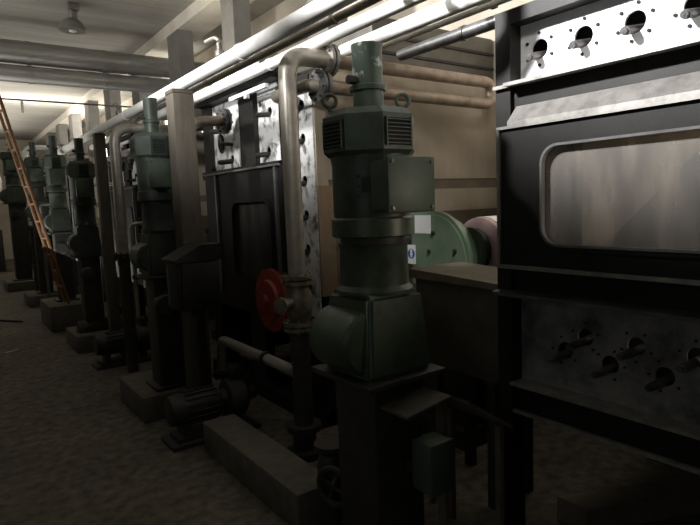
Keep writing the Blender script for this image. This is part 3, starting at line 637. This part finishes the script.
# ------------------------------------------------------------------ machines B, C, D ...
def machine(yoff, label, detail=True, side=True):
    t = thing('drying_machine', label, 'machine', (2.6, 4.2 + yoff, 0), 'drying machines along the row')
    Y = lambda y: y + yoff
    ya, yb, yc = Y(3.27), Y(3.72), Y(5.22)
    bm = B()
    for y0, y1, z1 in ((yb - .10, yb + .02, 2.56), (Y(4.15), Y(4.42), 2.56), (yc - .16, yc, 2.58)):
        box(bm, 2.10, 2.18, y0, y1, 0, z1)
    box(bm, 2.13, 2.18, ya, ya + .03, 0, 2.44)
    prism(bm, [(Y(3.72), 2.53), (yc, 2.53), (yc, 2.62), (Y(3.72), 2.60)], 0, 2.05, 2.18)
    box(bm, 2.07, 2.18, ya, yb, 2.40, 2.46)
    box(bm, 2.07, 2.18, yb, yc, 1.86, 1.93); box(bm, 2.11, 2.18, ya, yb, 1.86, 1.93); box(bm, 2.07, 2.18, ya, yc, .70, .80); box(bm, 2.05, 2.3, ya, yc, 0, .12)
    part('frame', bm, 'frame', t)
    bm = B(); box(bm, 2.10, 2.18, yb + .04, yc - .02, .80, 1.86)
    # upper plates
    H = [(Y(4.0), 2.02), (Y(3.95), 2.32), (Y(4.68), 2.02), (Y(4.82), 2.30), (Y(4.72), 2.22)]
    pl = part('upper_plate', sheet_holes(B(), 2.14, 2.15, rect(yb + .04, Y(4.17), 1.93, 2.53), [circ(y, z, .036) for y, z in H[:2]]), 'dirty_steel', t)
    for y, z in H[:2]: shaft(pl, 2.14, y, z - .015, .1, .02, (.1, -.1), 'dark')
    pl = part('upper_plate', sheet_holes(B(), 2.14, 2.15, rect(Y(4.42), yc - .16, 1.93, 2.53), [circ(y, z, .036) for y, z in (H[2], H[3])]), 'dirty_steel', t)
    for y, z in (H[2], H[3]): shaft(pl, 2.14, y, z - .015, .12, .022, (.1, -.1), 'dark')
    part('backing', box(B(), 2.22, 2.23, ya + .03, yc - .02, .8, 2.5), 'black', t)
    # narrow plate with shaft column
    NH = [(Y(3.40), z) for z in (1.02, 1.28, 1.52, 1.76, 2.05, 2.28)]
    pl = part('side_plate', sheet_holes(B(), 2.09, 2.10, rect(ya - .005, yb - .10, .80, 2.38), [circ(y, z, .036) for y, z in NH]), 'dirty_steel', t)
    for y, z in NH: shaft(pl, 2.09, y, z - .015, .1, .02, (.1, -.05), 'dark')
    # door
    dm = B(); sheet_holes(dm, 2.02, 2.11, rect(yb - .1, yc - .18, .80, 1.90), [rrect(Y(3.80), Y(4.47), 1.01, 1.63, .1)])
    d = part('door', dm, 'frame', t)
    bm = B(); sheet_holes(bm, 2.005, 2.03, rrect(Y(3.78), Y(4.49), .99, 1.65, .11), [rrect(Y(3.80), Y(4.47), 1.01, 1.63, .1)]); part('window_gasket', bm, 'frame', d)
    part('window_pane', prism(B(), rrect(Y(3.80), Y(4.47), 1.01, 1.63, .1), 0, 2.05, 2.055), 'pane_dark', d)
    bm = B(); box(bm, 1.99, 2.02, yb - .1, yc - .18, 1.885, 1.90); box(bm, 2.0, 2.02, Y(4.76), Y(4.79), .82, 1.885); box(bm, 2.0, 2.02, yb - .06, yb - .03, .82, 1.885); part('edge_strip', bm, 'pipe_dark', d)
    # top bright bar with lever
    bm = B(); box(bm, 2.03, 2.06, Y(3.80), Y(4.44), 2.47, 2.50); box(bm, 2.02, 2.05, Y(4.1), Y(4.14), 2.44, 2.47)
    part('latch_bar', bm, 'steel', t)
    # casing and boarded end
    bm = B(); box(bm, 2.18, 3.98, ya + .03, yc, 2.5, 2.54); box(bm, 2.18, 3.98, yc - .03, yc, .12, 2.5)
    part('casing', bm, 'boxgrey', t)
    if side:
        part('end_board', box(B(), 2.19, 3.99, ya - .01, ya + .03, 1.76, 2.56), 'beige', t, 'pale beige board')
        part('end_board', box(B(), 2.19, 3.99, ya + .0, ya + .03, 1.68, 1.76), 'beige_dark', t, 'brown recessed strip')
        part('end_board', box(B(), 2.19, 3.99, ya - .01, ya + .03, 1.50, 1.68), 'beige', t, 'pale beige board')
        part('end_board', box(B(), 2.19, 3.99, ya + .0, ya + .03, .9, 1.50), 'beige_dark', t, 'brown lower board')
        part('corner_board', box(B(), 2.10, 2.19, ya - .02, ya + .0, 1.72, 2.46), 'beige', t)
        part('corner_board', box(B(), 2.10, 2.23, ya - .02, ya + .0, .95, 1.72), 'brown', t, 'brown board edge')
        part('lower_casing', box(B(), 2.19, 3.99, ya, ya + .03, .12, .9), 'boxgrey', t)
    return t
machine(0, 'tall dark framed machine with a small rounded window behind the red flange cover')
machine(3.75, 'dark framed machine beyond the thick brown post')
machine(7.35, 'far dark framed machine behind the slimmer brown post')
machine(10.9, 'far machine seen above the motor right of the orange ladder')
machine(14.5, 'farthest machine at the end of the row')

# box duct on top of machine B
t = thing('box_duct', 'white box duct with a brown end lying above the tall framed machine', 'duct', (2.15, 5.0, 2.62))
part('duct_shell', box(B(), 2.07, 2.3, 3.95, 6.8, 2.65, 2.75, bev=.005), 'pipe_white', t)
part('duct_end', box(B(), 2.065, 2.305, 3.93, 3.95, 2.645, 2.755), 'lid', t, 'brownish duct end plate')
for y in (4.3, 5.1):
    part('support_block', box(B(), 2.08, 2.17, y, y + .06, 2.622, 2.65), 'dark', t)

t = thing('extraction_hood', 'dull dark hood above the boarded machine end, under the overhead pipes', 'hood', (3.3, 5.2, 2.56))
part('hood_shell', box(B(), 2.66, 4.0, 3.30, 7.0, 2.57, 2.95, bev=.02), 'boxgrey', t)
for z in (2.68, 2.8): part('seam_strip', box(B(), 2.66, 3.98, 3.285, 3.30, z, z + .02), 'frame', t)
# ------------------------------------------------------------------ green gearbox and roller in each gap
def roller_unit(yoff, sign, label, rl):
    Y = lambda y: y + yoff
    t = thing('roller_gearbox', label, 'gearbox', (2.7, Y(2.55), .6), 'green gearboxes in the gaps between machines')
    # cover plate: straight left edge, big round top right
    def outline(g):
        pts = [(Y(2.86) + g, 1.02 - g), (Y(2.86) + g, 1.51 + g)]
        for k in range(0, 13):
            a = PI / 2 * k / 12
            pts.append((Y(2.66) - (.30 + g) * math.sin(a), 1.20 + (.31 + g) * math.cos(a)))
        for k in range(1, 8):
            a = PI / 2 * k / 7
            pts.append((Y(2.54) - (.18 + g) * math.cos(a), 1.20 - (.18 + g) * math.sin(a)))
        return pts
    part('cover_flange', prism(B(), outline(.012), 0, 2.60, 2.63), 'gear_green', t)
    g_ = part('cover_plate', prism(B(), outline(-.012), 0, 2.585, 2.60), 'gear_green', t)
    part('gear_case', prism(B(), outline(-.03), 0, 2.63, 2.72), 'gear_green', t)
    for (y, z) in ((2.64, 1.38), (2.68, 1.26), (2.45, 1.27), (2.46, 1.13), (2.80, 1.10), (2.72, 1.13)):
        part('bolt', cyl(B(), (2.572, Y(y), z), (2.586, Y(y), z), .014, n=6), 'dark', g_)
    bm = B(); lathe(bm, (2.72, Y(2.46), 1.26), (1, 0, 0), [(0, .15), (.04, .15)], 32); part('bearing_housing', bm, 'green', t)
    bm = B(); box(bm, 2.60, 2.64, Y(2.86), Y(2.96), 1.16, 1.36, bev=.01); cyl(bm, (2.57, Y(2.91), 1.325), (2.60, Y(2.91), 1.325), .03, n=14); part('side_lug', bm, 'dark', t)
    bm = B(); box(bm, 2.62, 2.72, Y(2.42), Y(2.82), .12, 1.0); box(bm, 2.55, 2.75, Y(2.36), Y(2.88), 0, .12); part('stand', bm, 'dark', t)
    if sign:
        part('paper_sheet', box(B(), 2.582, 2.585, Y(2.665), Y(2.815), 1.375, 1.495), 'paper', g_, 'blank looking white printed sheet')
        bm = B()
        for k in range(5):
            z = 1.475 - k * .018; box(bm, 2.5812, 2.582, Y(2.70 if k % 2 else 2.685), Y(2.80), z - .0015, z + .0015)
        part('print_lines', bm, 'pipe_white', g_)
        sp = part('safety_sign', box(B(), 2.575, 2.58, Y(2.812), Y(2.885), 1.165, 1.295), 'paper', t, 'white sign with a blue disc')
        part('sign_disc', lathe(B(), (2.575, Y(2.848), 1.235), (-1, 0, 0), [(0, .034), (.001, .034)], 24), 'blue', sp)
        bm = B(); lathe(bm, (2.574, Y(2.848), 1.254), (-1, 0, 0), [(0, .011), (.001, .011)], 16); lathe(bm, (2.574, Y(2.848), 1.232), (-1, 0, 0), [(0, .013), (.001, .013)], 16); lathe(bm, (2.574, Y(2.848), 1.219), (-1, 0, 0), [(0, .009), (.001, .009)], 16)
        part('sign_figure', bm, 'paper', sp)
    r = thing('cloth_roller', rl, 'roller', (3.2, Y(2.44), 1.07), 'rollers in the gaps between machines')
    part('roller_body', cyl(B(), (2.83, Y(2.44), 1.27), (3.98, Y(2.44), 1.27), .205, n=44), 'roller', r)
    part('bearing_stand', box(B(), 2.765, 2.78, Y(2.36), Y(2.52), 0, 1.27), 'dark', r)
    part('end_ring', lathe(B(), (2.78, Y(2.44), 1.27), (1, 0, 0), [(0, .175), (.012, .2), (.05, .2)], 44), 'pink', r)
roller_unit(0, True, 'light green gearbox with a white sheet, beside the nearest motor', 'white roller with a pink end behind the gearbox bearing the white sheet')
roller_unit(3.6, False, 'green gearbox seen between the thick brown post and the tall machine', 'pale roller glimpsed between the thick brown post and the tall machine')
roller_unit(7.2, False, 'green gearbox in the gap near the slimmer brown post', 'pale far roller in the gap near the slimmer brown post')
# sheet metal box in the gap
t = thing('sheet_metal_box', 'brown sheet metal box with a dusty lid, between nearest motor and nearest machine', 'box', (2.33, 2.05, .7))
part('box_body', box(B(), 2.14, 2.5, 1.73, 2.34, .68, 1.16, bev=.008), 'boxgrey', t)
part('box_lid', prism(B(), [(1.72, 1.155), (1.72, 1.185), (2.36, 1.215), (2.36, 1.165)], 0, 2.11, 2.53), 'lid', t)
for x, y in ((2.42, 1.8), (2.42, 2.2), (2.16, 1.8), (2.16, 2.2)): part('leg', box(B(), x, x + .05, y, y + .05, 0, .68), 'dark', t)

# ------------------------------------------------------------------ ladder
t = thing('leaning_ladder', 'long orange and yellow ladder leaning over the aisle at far left', 'ladder', (1.3, 8.7, .35))
foot = Vector((1.30, 8.75, .37)); top = Vector((.615, 8.25, 3.33)); off = Vector((.02, -.30, 0))
d = top - foot
for q in (Vector((0, 0, 0)), off):
    part('ladder_rail', tube(B(), [foot + q, foot + q + d * .5, top + q], .02, .0, 8, 1), 'ladder', t)
bm = B()
for k in range(1, 13):
    p = foot + d * (k / 13); part('rung', cyl(B(), p, p + off, .014, n=10), 'ladder', t)

# ------------------------------------------------------------------ small stuff on the floor and the far end
solo('wood_scrap', box(B(), .44, .62, 7.55, 7.60, 0, .02, Matrix.Rotation(.5, 3, 'Z')), 'wood', 'pale wood scrap lying on the open floor', 'scrap')
solo('paper_scrap', box(B(), .36, .42, 7.95, 8.02, 0, .012, Matrix.Rotation(.9, 3, 'Z')), 'concrete', 'crumb of debris beside the pale wood scrap', 'scrap')
solo('dark_stick', cyl(B(), (.30, 10.4, .015), (.85, 9.6, .015), .014, n=8), 'black', 'thin dark stick lying on the floor at far left', 'stick')
solo('rubble_lump', lathe(B(), (.35, 6.9, 0), (0, 0, 1), [(0, .05), (.015, .045), (.025, .02)], 7), 'concrete', 'small grey lump of rubble on the open floor', 'rubble')
t = thing('storage_tank', 'pale round tank end at the far left edge beside the farthest left motor', 'tank', (.72, 16, 0))
part('tank_shell', lathe(B(), (.70, 15.2, 2.35), (0, 1, 0), [(0, .2), (.05, .42), (.15, .54), (1.6, .56)], 40), 'pipe_white', t)
part('tank_support', box(B(), .5, .9, 15.6, 16.5, 0, 1.85), 'dark', t)
t = thing('far_cabinet', 'low dark cabinet at the far end of the aisle', 'cabinet', (1.9, 19, 0))
part('cabinet_body', box(B(), .4, 1.4, 18.8, 19.6, 0, 1.2, bev=.02), 'dark', t)
part('cabinet_door', box(B(), .45, .9, 18.77, 18.8, .1, 1.1, bev=.01), 'frame', t)

# ------------------------------------------------------------------ lights
def area(name, loc, target, sx, sy, power, color, spread=180):
    l = bpy.data.lights.new(name, 'AREA'); l.shape = 'RECTANGLE'; l.size = sx; l.size_y = sy; l.energy = power; l.color = color
    l.spread = math.radians(spread)
    o = bpy.data.objects.new(name, l); COL.objects.link(o); o.location = loc
    o.rotation_euler = (Vector(target) - Vector(loc)).to_track_quat('-Z', 'Y').to_euler()
    return o
def spot(name, loc, target, power, cone, color, size=.25, blend=1.):
    l = bpy.data.lights.new(name, 'SPOT'); l.energy = power; l.color = color; l.spot_size = math.radians(cone); l.spot_blend = blend; l.shadow_soft_size = size
    o = bpy.data.objects.new(name, l); COL.objects.link(o); o.location = loc
    o.rotation_euler = (Vector(target) - Vector(loc)).to_track_quat('-Z', 'Y').to_euler()
    return o
# unseen lights added for brightness; the first stands for high side windows
spot('aisle_spot', (-.9, 2.7, 4.0), (2.2, 1.3, 3.36), 2200, 56, (1, .98, .97), .12, .5)
spot('aisle_spot', (-.9, 2.2, 2.95), (2.14, 4.2, 3.35), 520, 64, (1, .98, .95), .12, .7)  # added below the pipes to brighten the tall machine's upper plates
spot('aisle_spot', (-1.2, 7.0, 4.1), (1.6, 7.8, 3.5), 80, 60, (1, .97, .93), .25)  # added to lift the far stretch of overhead pipe
spot('aisle_spot', (-.3, -1.1, 4.0), (3.0, 3.25, 2.3), 330, 36, (1, .95, .86), .25)  # added to brighten the beige end board
spot('aisle_spot', (-1.2, 4.6, 4.1), (2.2, 4.0, 3.5), 1100, 56, (1, .98, .95), .15, .45)  # added from above to whiten the overhead pipes
spot('gap_light', (1.6, 1.2, 3.2), (2.66, 2.6, 1.38), 140, 24, (1, .98, .94), .05, .6)  # added to brighten the gearbox, its sheet and the roller
area('low_fill', (-1.5, .3, 1.9), (2.1, 1.3, .9), 1.5, 1.5, 1.7, (.9, 1, .95), 120)
area('machine_inner_fill', (2.48, .1, 1.6), (2.52, 1.5, 1.6), .12, .4, 34, (1, .85, .66), 170)  # unseen light added inside so the interior shows through the pane
area('ceiling_bounce', (-2.0, 9, 2.9), (-1.2, 9, 4.33), 2.5, 13, 120, (1, .96, .88), 170)
area('far_bounce', (.5, 17, 3.0), (.5, 17, 4.33), 3, 9, 200, (1, .94, .84), 170)
area('wall_wash', (3.4, 6.5, 2.9), (3.9, 6.5, 4.0), .5, 8, 50, (1, .93, .8), 150)
area('wall_wash', (3.4, 15.5, 2.9), (3.99, 15.5, 4.0), .5, 9, 200, (1, .94, .84), 150)
W = bpy.data.worlds.new('world'); scn.world = W; W.use_nodes = True
W.node_tree.nodes['Background'].inputs[0].default_value = (.8, .85, .9, 1); W.node_tree.nodes['Background'].inputs[1].default_value = .035

# ------------------------------------------------------------------ camera
cd = bpy.data.cameras.new('camera'); cam = bpy.data.objects.new('camera', cd); COL.objects.link(cam); scn.camera = cam
cd.sensor_width = 36; cd.lens = 561.94 / 700 * 36; cd.clip_start = .02; cd.clip_end = 100
Xc = Vector((0.8077967, 0.0937251, -0.5819622)); Yc = Vector((-0.5882087, 0.0638422, -0.8061853)); Zc = Vector((-0.0384061, 0.9935491, 0.1067014))
# rows above are the hall axes seen in camera space; transposed they give the camera's axes in the hall
R = Matrix(((Xc.x, Xc.y, Xc.z), (Yc.x, Yc.y, Yc.z), (Zc.x, Zc.y, Zc.z)))
cam.matrix_world = Matrix.Translation((0, 0, 1.6)) @ R.to_4x4()
scn.view_settings.view_transform = 'Standard'
scn.view_settings.look = 'None'
scn.view_settings.exposure = 0
